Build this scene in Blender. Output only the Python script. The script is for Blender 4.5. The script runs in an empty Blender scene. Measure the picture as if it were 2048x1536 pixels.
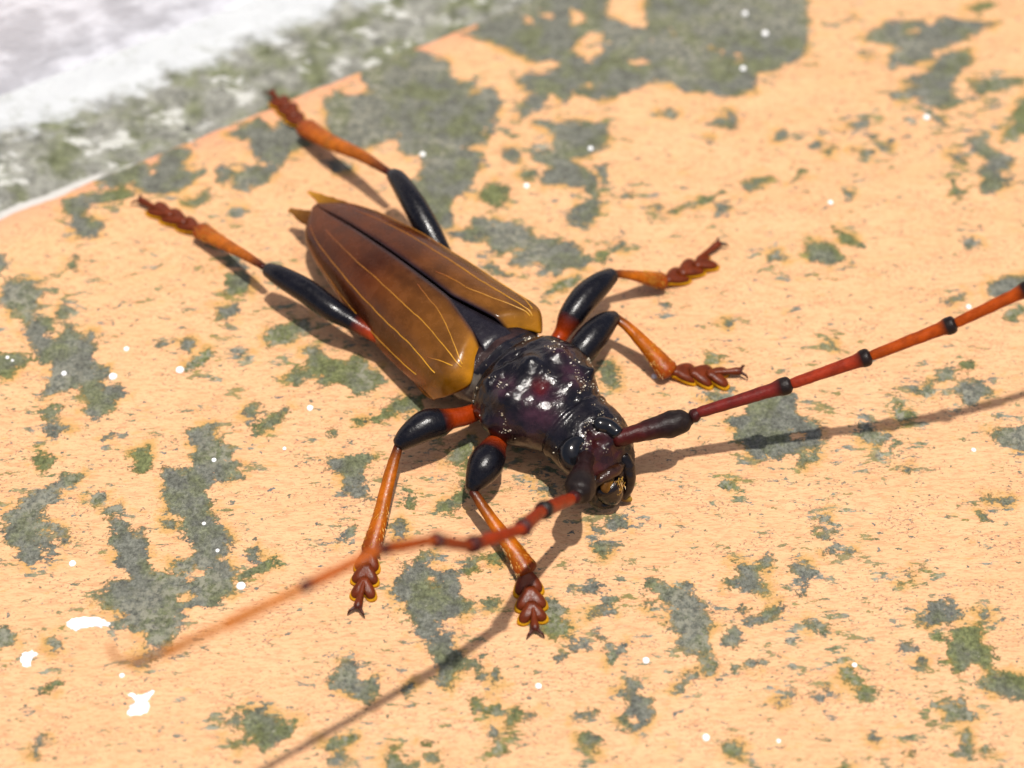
import bpy, math, random
import numpy as np
from mathutils import Vector, Matrix, noise

# ------------------------------------------------------------------ camera, sky, sun, exposure
# one Blender unit = one centimetre
SC = bpy.context.scene
COL = SC.collection
rng = np.random.default_rng(7)
random.seed(7)

ELEV = math.radians(53); DIST = 17.0; LENS = 36*17/10.6; FPX = 2048*LENS/36
CAM = np.array([0, -DIST*math.cos(ELEV), DIST*math.sin(ELEV)])
FWD = -CAM/DIST; RGT = np.array([1., 0, 0]); UPV = np.cross(RGT, FWD)
cd = bpy.data.cameras.new('camera'); cam = bpy.data.objects.new('camera', cd); COL.objects.link(cam)
cam.location = CAM; cam.rotation_euler = (math.pi/2-ELEV, 0, 0)
cd.lens = LENS; cd.sensor_width = 36; cd.clip_start = 0.1; cd.clip_end = 2000
cd.dof.use_dof = True; cd.dof.focus_distance = 15.95; cd.dof.aperture_fstop = 0.17
SC.camera = cam

SUN_DIR = Vector((0.10, -0.10, 1.0)).normalized()
w = bpy.data.worlds.new('World'); SC.world = w; w.use_nodes = True
nt = w.node_tree; bg = nt.nodes['Background']
sky = nt.nodes.new('ShaderNodeTexSky'); sky.sky_type = 'NISHITA'; sky.sun_disc = False; sky.air_density = .8; sky.dust_density = 3.5; sky.ozone_density = .6
sky.sun_elevation = math.asin(SUN_DIR.z); sky.sun_rotation = math.atan2(SUN_DIR.x, SUN_DIR.y)
nt.links.new(sky.outputs[0], bg.inputs[0]); bg.inputs[1].default_value = 0.10
sl = bpy.data.lights.new('sun', 'SUN'); sl.energy = 4.4; sl.angle = math.radians(1.3); sl.color = (1, .955, .89)
so = bpy.data.objects.new('sun', sl); COL.objects.link(so)
so.rotation_euler = SUN_DIR.to_track_quat('Z', 'Y').to_euler(); so.location = (3, -3, 30)
SC.view_settings.view_transform = 'Standard'; SC.view_settings.look = 'None'
SC.view_settings.exposure = 0.34; SC.view_settings.gamma = 1

def P(px, py, h=0.):
    """point at height h that the photograph shows at pixel (px,py)"""
    d = FWD+RGT*(px-1024)/FPX-UPV*(py-768)/FPX
    return CAM+d*((h-CAM[2])/d[2])
def PROJ(v):
    q = np.asarray(v, float)-CAM; z = q@FWD
    return 1024+FPX*(q@RGT)/z, 768-FPX*(q@UPV)/z, z

# ------------------------------------------------------------------ helpers
def tag(o, label=None, cat=None, group=None, kind=None):
    for k, v in (('label', label), ('category', cat), ('group', group), ('kind', kind)):
        if v: o[k] = v
    return o
def mesh_obj(name, V, Fc, mat, parent=None, cols=None, smooth=True, attrs=None):
    V = np.asarray(V, dtype=np.float64)
    me = bpy.data.meshes.new(name)
    if isinstance(Fc, np.ndarray):
        n = len(Fc); k = Fc.shape[1]
        me.vertices.add(len(V)); me.vertices.foreach_set('co', V.astype(np.float32).ravel())
        me.loops.add(n*k); me.loops.foreach_set('vertex_index', Fc.astype(np.int32).ravel())
        me.polygons.add(n)
        me.polygons.foreach_set('loop_start', np.arange(0, n*k, k, dtype=np.int32))
        me.polygons.foreach_set('loop_total', np.full(n, k, dtype=np.int32))
        me.update(calc_edges=True)
    else:
        me.from_pydata([tuple(v) for v in V], [], Fc)
    me.polygons.foreach_set('use_smooth', np.full(len(me.polygons), smooth, dtype=bool))
    if cols is not None:
        a = me.attributes.new('Col', 'FLOAT_COLOR', 'POINT')
        c = np.ones((len(V), 4), np.float32); c[:, :3] = cols
        a.data.foreach_set('color', c.ravel())
    for k, v in (attrs or {}).items():
        a = me.attributes.new(k, 'FLOAT', 'POINT'); a.data.foreach_set('value', np.asarray(v, np.float32))
    me.materials.append(mat)
    o = bpy.data.objects.new(name, me); COL.objects.link(o)
    if parent: o.parent = parent
    return o
def empty(name, parent=None):
    o = bpy.data.objects.new(name, None); COL.objects.link(o); o.empty_display_size = .2
    if parent: o.parent = parent
    return o
def grid_faces(nu, nv, wrap=False):
    i = np.arange(nu-1)[:, None]; j = np.arange(nv if wrap else nv-1)[None, :]; j2 = (j+1) % nv
    a = i*nv+j; b = i*nv+j2; c = (i+1)*nv+j2; d = (i+1)*nv+j
    return np.stack([a, b, c, d], -1).reshape(-1, 4)
def resample(ctrl, per):
    """Catmull-Rom through rows of ctrl"""
    c = np.asarray(ctrl, float); e = np.vstack([2*c[0]-c[1], c, 2*c[-1]-c[-2]]); out = []
    for i in range(1, len(e)-2):
        p0, p1, p2, p3 = e[i-1:i+3]
        for t in np.linspace(0, 1, per, endpoint=False):
            out.append(.5*((2*p1)+(p2-p0)*t+(2*p0-5*p1+4*p2-p3)*t*t+(3*p1-p0-3*p2+p3)*t**3))
    out.append(c[-1]); return np.array(out)
def tube(name, ctrl, cols, mat, parent, per=8, n=22, flat=1.0, up=(0, 0, 1), caps=True, rough=0., seed=0):
    """ctrl rows x,y,z,r ; flat = height/width ; cols rows r,g,b ; round caps"""
    R = resample(np.asarray(ctrl, float), per); cc = np.asarray(cols, float); ki = np.linspace(0, len(cc)-1, len(R))
    pos, rad, col = R[:, :3], np.maximum(R[:, 3], .003), np.stack([np.interp(ki, np.arange(len(cc)), cc[:, q]) for q in range(3)], -1)
    T = np.gradient(pos, axis=0); T /= np.linalg.norm(T, axis=1)[:, None]
    if caps:
        k = np.array([0.05, .35, .65, .88]);
        def cap(p, t, r, c):
            return [(p+t*r*.55*math.cos(math.asin(q)), t, r*q, c) for q in k]
        s = cap(pos[0], -T[0], rad[0], col[0]); e = cap(pos[-1], T[-1], rad[-1], col[-1])[::-1]
        pos = np.vstack([[q[0] for q in s], pos, [q[0] for q in e]])
        T = np.vstack([[T[0]]*4, T, [T[-1]]*4])
        rad = np.concatenate([[q[2] for q in s], rad, [q[2] for q in e]])
        col = np.vstack([[q[3] for q in s], col, [q[3] for q in e]])
    up = np.asarray(up, float)
    S = np.cross(T, up); S /= np.linalg.norm(S, axis=1)[:, None]+1e-9; U = np.cross(S, T)
    a = np.linspace(0, 2*np.pi, n, endpoint=False)
    V = pos[:, None]+rad[:, None, None]*(S[:, None]*np.cos(a)[None, :, None]+flat*U[:, None]*np.sin(a)[None, :, None])
    if rough:
        Vf = V.reshape(-1, 3)
        nn = np.array([noise.noise(Vector(v*14+seed)) for v in Vf]).reshape(V.shape[:2])
        V = V+((V-pos[:, None])/(rad[:, None, None]+1e-6))*(nn*rough)[..., None]*np.minimum(1, rad/.04)[:, None, None]
    V = V.reshape(-1, 3); C = np.repeat(col, n, axis=0)
    F = grid_faces(len(pos), n, True)
    m = len(pos)
    V = np.vstack([V, pos[0], pos[-1]]); C = np.vstack([C, col[0], col[-1]])
    faces = [tuple(f) for f in F]
    faces += [(m*n, (j+1) % n, j) for j in range(n)]+[(m*n+1, (m-1)*n+j, (m-1)*n+(j+1) % n) for j in range(n)]
    return mesh_obj(name, V, faces, mat, parent, C)

# ------------------------------------------------------------------ materials
def new_mat(name):
    m = bpy.data.materials.new(name); m.use_nodes = True
    return m, m.node_tree, m.node_tree.nodes['Principled BSDF']
class N:
    def __init__(s, t): s.t = t
    def add(s, typ, **k):
        n = s.t.nodes.new(typ)
        for a, b in k.items(): setattr(n, a, b)
        return n
    def plug(s, sock, v):
        if v is None: return
        if hasattr(v, 'is_output'): s.t.links.new(v, sock)
        else:
            if sock.type == 'RGBA' and len(v) == 3: v = (*v, 1)
            sock.default_value = v
    def math(s, op, a, b=None, c=None, clamp=False):
        n = s.add('ShaderNodeMath', operation=op, use_clamp=clamp)
        for i, v in enumerate((a, b, c)): s.plug(n.inputs[i], v)
        return n.outputs[0]
    def noise(s, vec, scale, detail=4, rough=.5, dist=0.):
        n = s.add('ShaderNodeTexNoise'); s.plug(n.inputs['Vector'], vec)
        n.inputs['Scale'].default_value = scale; n.inputs['Detail'].default_value = detail
        n.inputs['Roughness'].default_value = rough; n.inputs['Distortion'].default_value = dist
        return n.outputs['Fac']
    def ramp(s, v, lo, hi, a=0., b=1., smooth=True):
        n = s.add('ShaderNodeMapRange'); n.interpolation_type = 'SMOOTHSTEP' if smooth else 'LINEAR'
        s.plug(n.inputs[0], v)
        for i, q in enumerate((lo, hi, a, b)): s.plug(n.inputs[i+1], q)
        return n.outputs[0]
    def mix(s, f, a, b, mode='MIX'):
        n = s.add('ShaderNodeMix', data_type='RGBA', blend_type=mode)
        s.plug(n.inputs[0], f); s.plug(n.inputs[6], a); s.plug(n.inputs[7], b)
        return n.outputs[2]
    def attr(s, name):
        return s.add('ShaderNodeAttribute', attribute_name=name)
    def mapping(s, vec, rot=0., scale=(1, 1, 1), loc=(0, 0, 0)):
        n = s.add('ShaderNodeMapping'); s.plug(n.inputs[0], vec)
        n.inputs['Rotation'].default_value = (0, 0, rot); n.inputs['Scale'].default_value = scale; n.inputs['Location'].default_value = loc
        return n.outputs[0]
    def bump(s, h, strength, dist, nrm=None):
        n = s.add('ShaderNodeBump'); s.plug(n.inputs['Height'], h)
        n.inputs['Strength'].default_value = strength; n.inputs['Distance'].default_value = dist
        if nrm: s.plug(n.inputs['Normal'], nrm)
        return n.outputs[0]
    def pos(s): return s.add('ShaderNodeNewGeometry').outputs['Position']

def bug_mat(name, rough=.25, var=.25, vscale=6, bumps=((30, .3, .006),), coat=0., sss=0., sssr=(.2, .05, .01), spec=.5, rvar=.1, trans=0.):
    m, t, b = new_mat(name); g = N(t); p = g.pos()
    c = g.attr('Col').outputs['Color']
    f = g.ramp(g.noise(p, vscale, 5, .6), .3, .7, 1-var, 1+var)
    c2 = g.mix(1., c, (1, 1, 1), 'MULTIPLY')
    vm = g.add('ShaderNodeVectorMath', operation='SCALE'); g.plug(vm.inputs[0], c2); g.plug(vm.inputs['Scale'], f)
    g.plug(b.inputs['Base Color'], vm.outputs[0])
    g.plug(b.inputs['Roughness'], g.ramp(g.noise(p, vscale*4, 4), .3, .7, max(.04, rough-rvar), rough+rvar))
    b.inputs['Specular IOR Level'].default_value = spec
    b.inputs['Coat Weight'].default_value = coat; b.inputs['Coat Roughness'].default_value = .12
    if sss:
        b.inputs['Subsurface Weight'].default_value = sss; b.inputs['Subsurface Radius'].default_value = sssr; b.inputs['Subsurface Scale'].default_value = 1.
    nr = None
    for sc, st, d in bumps: nr = g.bump(g.noise(p, sc, 4, .6), st, d, nr)
    g.plug(b.inputs['Normal'], nr)
    if trans:
        tr = g.add('ShaderNodeBsdfTranslucent'); g.plug(tr.inputs[0], vm.outputs[0])
        mx = g.add('ShaderNodeMixShader'); mx.inputs[0].default_value = trans
        out = t.nodes['Material Output']
        t.links.new(b.outputs[0], mx.inputs[1]); t.links.new(tr.outputs[0], mx.inputs[2]); t.links.new(mx.outputs[0], out.inputs[0])
    return m
M = {}
M['armour'] = bug_mat('black_purple_chitin', rough=.15, var=.6, vscale=6, bumps=((20, .2, .02), (80, .3, .005)), spec=.38, rvar=.09)
M['elytra'] = bug_mat('brown_elytra', rough=.25, var=.42, vscale=1.9, bumps=((7, .10, .03), (75, .2, .003)), spec=.34, rvar=.09, trans=.2)
M['vein'] = bug_mat('yellow_vein', rough=.35, var=.15)
M['femur'] = bug_mat('black_femur', rough=.24, var=.2, bumps=((45, .35, .006), (120, .3, .003)), spec=.27, rvar=.09)
M['amber'] = bug_mat('amber_leg', rough=.3, var=.25, vscale=7, bumps=((50, .5, .006),), spec=.3, trans=.35)
M['antenna'] = bug_mat('red_antenna', rough=.38, var=.25, vscale=10, bumps=((70, .55, .007),), spec=.22, trans=.2)
M['tarsus'] = bug_mat('red_brown_tarsus', rough=.4, var=.25, vscale=12, bumps=((50, .5, .005),), spec=.3, trans=.3)
M['pad'] = bug_mat('golden_pad', rough=.6, var=.2, vscale=14, trans=.5, spec=.2)
M['eye'] = bug_mat('black_eye', rough=.12, var=.1, bumps=((160, .12, .002),), spec=.38, rvar=.04)
M['dust'] = bug_mat('pale_dust', rough=.3, var=.3, vscale=30)
M['hair'] = bug_mat('golden_hair', rough=.4, var=.3, trans=.3)

ANG = math.atan2(3.095, 4.97)         # direction of the tile edge and of the grain
EDGE0 = np.array([-5.738, 2.337]); LD = np.array([math.cos(ANG), math.sin(ANG)]); MD = np.array([-math.sin(ANG), math.cos(ANG)])
def LM(l, m): return EDGE0[0]+LD[0]*l+MD[0]*m, EDGE0[1]+LD[1]*l+MD[1]*m
def toLM(x, y):
    x = x-EDGE0[0]; y = y-EDGE0[1]
    return x*LD[0]+y*LD[1], x*MD[0]+y*MD[1]

def floor_material():
    m, t, b = new_mat('stained_orange_paint'); g = N(t); p = g.pos()
    sd = g.attr('sdf').outputs['Fac']; tone = g.attr('tone').outputs['Fac']; edge = g.attr('edge').outputs['Fac']
    st = g.mapping(p, -ANG, (1, 2.4, 1)); st2 = g.mapping(p, -ANG, (1, 4.5, 1), (3.1, 7.7, 0))
    pr = g.mapping(p, -ANG, (1, 1.5, 1))
    n_a = g.math('SUBTRACT', g.noise(pr, 6.0, 9, .72), .5)
    n_b = g.math('SUBTRACT', g.noise(p, 30, 4, .6), .5)
    sdn = g.math('ADD', g.math('ADD', sd, .016), g.math('ADD', g.math('MULTIPLY', n_a, .40), g.math('MULTIPLY', n_b, .13)))
    big = g.ramp(sdn, -.010, .016)
    # small stains drawn out along the grain
    dens = g.math('ADD', g.ramp(g.noise(p, .42, 3, .5), .35, .7, .03, -.03), g.ramp(sd, -.45, -.05, .012, -.035))
    sm = g.math('ADD', g.noise(st, 3.3, 10, .72), g.math('MULTIPLY', g.noise(st2, 9, 5, .6), .12))
    small = g.ramp(sm, g.math('ADD', dens, .64), g.math('ADD', dens, .668))
    yel = g.ramp(g.noise(st, 3.4, 9, .75, .3), .56, .66)
    dots = g.ramp(g.noise(pr, 9, 4, .6), .635, .655)
    speck = g.ramp(g.math('ADD', g.noise(pr, 26, 4, .65), g.ramp(g.noise(st, 1.6, 4), .35, .65, -.05, .05)), .60, .64)
    big = g.math('MULTIPLY', big, g.ramp(g.math('ADD', g.noise(pr, 8, 6, .7), g.ramp(sdn, 0, .25, -.02, .10)), .33, .37))
    mask = g.math('MAXIMUM', big, g.math('MAXIMUM', small, dots))
    # orange paint
    base = g.mix(g.ramp(g.noise(st, .9, 6, .6), .3, .7), (.52, .295, .142), (.56, .325, .165))
    base = g.mix(g.ramp(g.noise(st2, 5, 7, .65), .46, .66, 0, .75), base, (.46, .21, .10))
    base = g.mix(g.ramp(g.noise(st2, 14, 5, .7), .50, .64, 0, .7), base, (.33, .165, .07))
    base = g.mix(g.math('MULTIPLY', edge, .85), base, (.50, .215, .12))
    base = g.mix(g.math('MULTIPLY', speck, .75), base, (.16, .085, .055))
    # ochre algae film round the stains
    rim = g.math('MULTIPLY', g.ramp(sdn, -.14, -.004), g.ramp(g.noise(p, 3.1, 4), .46, .62, 0, .75))
    base = g.mix(g.math('MAXIMUM', rim, g.math('MULTIPLY', yel, .42)), base, (.36, .205, .045))
    # lichen
    grn = g.math('ADD', tone, g.ramp(g.noise(p, 2.6, 5, .6), .35, .65, -.5, .5), clamp=True)
    lich = g.mix(grn, (.112, .114, .092), (.105, .115, .046))
    fine = g.ramp(g.noise(p, 26, 6, .75), .28, .72, .45, 1.65)
    fine = g.math('MULTIPLY', fine, g.ramp(g.noise(p, 7, 4, .6), .3, .7, .75, 1.25))
    vs = g.add('ShaderNodeVectorMath', operation='SCALE'); g.plug(vs.inputs[0], lich); g.plug(vs.inputs['Scale'], fine)
    lic = g.mix(g.ramp(g.noise(p, 19, 4, .7), .63, .70, 0, .6), vs.outputs[0], (.34, .33, .26))
    lic = g.mix(g.math('MULTIPLY', g.ramp(g.noise(p, .8, 3), .47, .6), g.ramp(g.noise(p, 12, 5, .7), .45, .6, 0, .8)), lic, (.25, .24, .18))
    lic = g.mix(g.math('MULTIPLY', g.ramp(sdn, .06, .0), g.ramp(g.noise(p, 4, 3), .4, .6, 0, .55)), lic, (.22, .16, .035))
    col = g.mix(mask, base, lic)
    col = g.mix(g.math('MULTIPLY', dots, .35), col, (.07, .06, .08))
    g.plug(b.inputs['Base Color'], col)
    g.plug(b.inputs['Roughness'], g.ramp(mask, 0, 1, .55, .85))
    b.inputs['Specular IOR Level'].default_value = .28
    h = g.math('ADD', g.math('MULTIPLY', big, -.35), g.math('MULTIPLY', g.math('ADD', big, .12), g.noise(p, 30, 4, .75)))
    nr = g.bump(h, .7, .045)
    nr = g.bump(g.noise(st2, 6, 5, .65), .3, .03, nr)
    g.plug(b.inputs['Normal'], nr)
    return m

# ------------------------------------------------------------------ the floor: lichen, worn spots and some shadow painted as lichen, each with its own outline
def Z(sc, ox, oy, *polys): return [[(x/sc+ox, y/sc+oy) for x, y in p] for p in polys]
def pts(s):
    v = [float(q) for q in s.replace(',', ' ').split()]
    return list(zip(v[0::2], v[1::2]))
PATCH = []   # (polygon in photo pixels, tone, weight)
HOLE = []
def reg(sc, ox, oy, text, tone=0.2, hole=False):
    for line in text.strip().splitlines():
        line = line.split('#')[0].strip()
        if not line: continue
        tn = tone
        if line[0] == 'g': tn = .75; line = line[1:]
        if line[0] == 'y': tn = 1.1; line = line[1:]
        poly = [(x/sc+ox, y/sc+oy) for x, y in pts(line)]
        (HOLE if hole else PATCH).append((poly, tn))
reg(3.07, 0, 450, '''
40,340 150,335 220,350 255,420 250,500 180,530 110,550 30,500 0,460
130,560 250,560 300,580 350,600 300,640 265,680 340,700 400,650 390,610 430,610 470,670 530,690 570,660 580,720 570,800 600,870 650,890 660,940 600,960 640,1000 700,990 740,970 775,990 740,1060 690,1130 640,1170 560,1200 520,1150 540,1100 490,1050 490,990 400,1020 270,1055 300,980 340,900 320,860 260,850 230,790 190,710 150,640
90,530 190,520 200,580 130,580
370,500 440,515 400,590 370,600 350,540
g -40,790 100,790 230,820 150,860 95,890 90,930 -40,930
-40,180 30,200 25,280 -40,310
g 250,1140 330,1100 380,1130 360,1180 290,1200
270,1240 360,1200 430,1240 340,1290 280,1280
1150,1270 1240,1225 1340,1230 1300,1290 1370,1320 1410,1400 1400,1450 1470,1480 1480,1560 1150,1560 1190,1420 1210,1350 1160,1320
1320,510 1460,490 1470,540 1400,580 1340,570
g 1390,310 1500,290 1540,350 1500,430 1400,440 1380,400
g 1140,880 1180,820 1270,760 1320,800 1250,850 1200,880
1100,720 1150,690 1190,720 1160,770 1100,760
1400,780 1460,740 1510,780 1440,790
g 1630,680 1720,610 1900,570 1900,660 1750,720 1650,740
1500,1150 1560,1100 1620,1120 1630,1150 1570,1150 1530,1200
g 1540,1250 1640,1180 1760,1120 1780,1150 1690,1230 1590,1280
g 820,1400 910,1350 910,1430 940,1480 860,1520 790,1490 850,1450
y 200,1430 250,1390 310,1420 330,1470 280,1510 210,1480
1380,190 1450,180 1500,250 1440,270 1390,250
420,210 470,190 490,200 460,270 420,270
470,-30 640,-30 600,60 530,90 470,70
640,1300 680,1270 705,1280 660,1310
960,740 1010,720 1020,730 980,750
''')  # the patch just below the hind tibia takes in its shadow, coloured as lichen
reg(2.621, 0, 950, '''
20,230 80,190 110,140 200,80 300,40 330,0 440,0 390,40 290,90 270,150 215,210 250,250 330,300 360,350 320,380 280,430 160,465 85,430 110,380 20,340
850,-30 1140,-20 1130,20 1090,100 1110,180 1130,260 1180,300 1220,390 1150,420 1190,470 1240,500 1220,560 1240,600 1160,640 1130,680 960,690 950,760 890,880 800,900 760,860 770,830 700,810 600,790 640,760 690,750 600,710 540,700 500,630 560,580 690,530 620,460 600,380 570,330 580,270 560,230 600,215 650,240 690,290 750,280 770,400 790,500 850,510 900,470 1010,430 1020,370 930,290 960,230 880,190 860,120
g 1200,1400 1270,1370 1290,1240 1390,1230 1460,1290 1550,1300 1540,1350 1470,1390 1430,1420 1390,1440 1320,1400 1230,1430
g -40,780 70,840 60,890 -40,910
250,860 300,850 320,890 280,920
1720,1090 1790,980 1860,970 1860,1160 1790,1130
540,180 640,160 640,200 570,205
g 460,100 560,80 570,100 490,160
150,1450 220,1370 240,1410 190,1480
g 1700,1400 1860,1370 1800,1430 1720,1440
850,240 910,240 910,280 870,270
1300,400 1340,390 1380,460 1340,470 1310,450
1690,1480 1800,1440 1830,1500 1760,1530
1180,1290 1240,1270 1240,1310 1200,1315
g 200,1130 300,1080 330,1090 240,1150
y 1240,530 1340,480 1440,430 1440,470 1330,530 1260,550
700,970 860,900 900,905 830,960 720,1000
''')
reg(2.621, 0, 950, '''
250,290 285,295 315,360 285,370
215,380 260,385 230,415
180,290 230,305 210,325
880,520 1010,500 1020,465 1085,510 1060,540 960,550
930,630 980,615 1020,640 960,670
690,290 720,280 725,315 700,318
''', hole=True)
reg(2.866, 700, 1000, '''
240,510 300,440 300,350 350,370 410,330 420,290 460,310 440,380 500,410 560,420 630,420 620,490 640,550 700,590 690,620 620,670 530,680 490,740 580,790 590,850 650,900 690,920 770,890 620,990 570,1060 520,1050 500,930 470,880 440,800 360,750 390,720 330,640 300,620 330,580 270,560
g 1120,570 1190,590 1240,640 1230,700 1270,750 1240,790 1170,790 1090,770 1110,690
1230,820 1300,820 1370,800 1370,850 1290,860
1690,490 1730,450 1800,480 1890,520 1930,560 1990,600 2030,600 2060,880 1960,880 1900,830 1890,770 1820,690 1850,600 1760,550 1730,500
1530,1120 1590,1100 1600,1040 1640,1040 1660,1100 1740,1150 1720,1230 1690,1300 1660,1330 1560,1300 1540,1260 1600,1200 1590,1140
1420,780 1510,830 1480,860 1430,820
1300,1220 1390,1215 1390,1265 1310,1260
g 1310,1370 1370,1320 1420,1380 1400,1440 1330,1410
g 790,1440 850,1400 900,1430 850,1470
y 690,1140 770,1150 770,1190 850,1190 880,1210 960,1190 990,1230 940,1280 950,1350 920,1340 890,1290 900,1230 800,1220 700,1200
0,1010 70,1040 130,1030 170,1080 130,1140 110,1180 30,1120 -40,1100
g 200,1490 240,1430 300,1500 380,1510 370,1560 200,1560
730,950 770,960 780,1040 740,1000
830,980 870,1040 820,1060
1310,510 1400,470 1460,485 1400,520 1330,540
1340,640 1450,590 1470,560 1550,570 1480,600 1520,640 1450,620 1370,660
1390,270 1440,240 1490,280 1460,310 1410,310
240,150 290,120 310,170 300,230 260,210
770,590 850,520 850,580 780,610
1380,120 1450,180 1400,180
1470,100 1570,90 1570,150 1510,170 1470,140
300,1090 350,1050 370,1090 330,1120
1690,570 1750,570 1770,590 1700,600
1490,910 1540,850 1590,840 1540,900 1500,930
g 410,1400 470,1380 490,1410 440,1430
440,1460 490,1450 500,1490 460,1500
820,1310 840,1330 840,1370 820,1350
1170,900 1210,880 1230,890 1190,915
1000,1230 1060,1210 1060,1240 1010,1250
y 650,400 720,350 740,390 680,430
g 790,310 860,300 850,340 800,350
''')
reg(2.866, 700, 1000, '445,440 485,445 480,490 455,490\n1590,1250 1650,1240 1670,1270 1620,1285\n', hole=True)
reg(2.4155, 1350, 900, '''
0,690 60,650 100,710 120,770 190,790 180,840 120,880 70,920 130,980 60,980 20,920 20,840 0,800
240,640 320,610 290,545 380,550 470,505 460,560 400,580 410,630 440,660 420,700 330,670 260,660
545,580 580,540 635,545 660,585 630,635 600,605
220,900 290,865 340,910 300,950 230,940
100,1070 120,1020 180,1000 215,1030 160,1080
0,1160 100,1070 120,1080 20,1155
280,1050 360,1020 430,1020 370,1050
1175,840 1220,790 1230,740 1340,730 1385,795 1320,830 1240,860
g 1280,910 1350,920 1340,870 1390,855 1470,865 1480,930 1540,970 1540,1040 1520,1080 1610,1070 1720,1110 1720,1210 1620,1200 1540,1170 1460,1130 1510,1090 1440,1020 1350,1100 1340,1090 1360,1040 1320,1000 1330,940
g 1250,1230 1320,1210 1370,1230 1380,1190 1410,1230 1450,1270 1430,1300 1310,1310 1290,1260
g 1375,1470 1380,1390 1415,1360 1430,1400 1450,1460 1430,1490
630,830 740,840 740,870 670,880
g 220,1430 270,1410 315,1440 310,1480 250,1470
y 790,1080 850,1050 900,1110 980,1160 930,1210 890,1200 880,1150 810,1110
660,1190 740,1165 765,1190 690,1210
490,1200 570,1160 550,1200 500,1230
1435,760 1500,780 1530,820 1490,825
1070,970 1090,940 1165,955 1150,985
1170,1000 1215,1020 1200,1050
670,390 770,390 720,430
730,490 790,470 780,520
330,820 430,790 510,740 530,780 480,810 370,835
300,770 370,770 330,800
g 780,1560 820,1515 850,1560
g 205,160 250,140 290,180 250,180
1110,80 1150,95 1120,100
1480,235 1560,230 1630,250 1580,255 1520,250
710,330 750,315 750,340 720,345
1460,310 1500,310 1515,335 1480,330
600,690 630,650 640,680 615,700
g 1100,630 1130,595 1190,580 1130,620
820,480 860,480 850,500
1110,1460 1135,1455 1135,1480
950,1380 960,1360 975,1400
y 1490,1440 1540,1420 1550,1450 1500,1460
''')
reg(2.415, 1200, 560, '''
610,680 700,640 720,560 850,540 940,560 940,640 1060,700 1060,780 1050,870 980,890 960,830 740,870 690,800 660,740
1710,530 1740,490 1860,490 1880,540 1820,600 1760,590
1880,740 2048,700 2100,740 2100,830 1960,800
1250,700 1400,750 1360,790 1270,780
1870,50 1900,0 2048,-20 2100,0 2100,60 1900,90
1620,440 1700,410 1700,480 1640,480
g 1720,420 1800,390 1820,420 1740,440
g 1420,600 1500,640 1450,690
1520,540 1600,490 1600,540
g 0,400 60,400 100,460 60,520 20,500
g 520,350 600,370 560,400 520,390
g 1950,180 2020,120 2060,140 2000,200
1100,300 1130,295 1130,320
600,200 640,195 640,220 615,222
300,110 330,105 330,130 305,130
g 1380,790 1440,780 1400,830
1650,110 1700,90 1750,65 1740,90 1680,120
490,560 540,540 590,560 640,530 620,580 540,590
1470,900 1510,905 1490,920
''')
reg(2.415, 1200, 560, '925,740 1000,735 990,765 930,765\n965,820 1030,815 1010,860\n', hole=True)
reg(2.738, 1300, 0, '''
-20,-40 830,-40 870,110 860,200 830,330 680,380 590,400 570,490 480,530 400,530 330,510 200,500 80,440 -20,420
1190,190 1300,120 1490,110 1530,140 1620,90 1700,110 1880,125 1800,180 1690,230 1560,280 1540,330 1430,350 1310,380 1310,310 1370,260 1200,230
1400,450 1540,380 1600,300 1740,270 1770,330 1700,390 1650,470 1660,540 1780,540 1680,580 1600,600 1530,590 1470,530 1340,550 1310,510 1480,470
g 1750,460 1900,420 2100,430 1950,480 1800,520
1740,760 1850,740 1850,800 1920,840 1990,860 1960,920 1900,960 1980,980 1880,1060 1790,1040 1830,980 1790,950 1860,890 1780,820
g 1960,700 2020,560 2100,500 2100,720 1920,780
g 1640,1060 1660,990 1700,1040 1750,1050 1690,1080
g 860,1380 870,1320 960,1330 1050,1370 1060,1424 980,1450 880,1424
g 1000,1250 1100,1290 1170,1350 1060,1330
650,1400 700,1370 730,1424 650,1424
310,680 360,640 420,650 420,600 470,650 480,700
60,620 110,590 150,620 120,650
1090,690 1190,640 1190,690 1140,715
880,800 910,770 940,810 890,820
1000,750 1070,725 1030,760
690,740 750,715 740,760 700,770
1110,820 1220,830 1330,770 1300,810 1180,860
g 500,1010 570,970 650,970 600,1020 540,1050
1700,1320 1760,1300 1800,1340 1740,1360
g 770,990 830,920 860,940 810,980
1060,1040 1110,1070 1080,1100
360,1120 440,1100 420,1160 350,1190
g 1050,100 1130,80 1100,115
1160,300 1210,295 1190,320
g 1740,40 1860,10 1900,20 1800,70
1480,590 1530,600 1640,700 1560,660
950,820 1010,800 980,840
1180,740 1240,740 1230,775
g 1680,880 1740,870 1720,905
1630,850 1690,830 1690,860
''')
reg(2.738, 1300, 0, '460,290 500,290 505,335 470,340\n310,250 345,255 330,275\n355,275 400,270 395,290\n1370,180 1470,150 1450,190\n1250,240 1320,250 1310,300\n110,155 140,165 125,190\n', hole=True)
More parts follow.
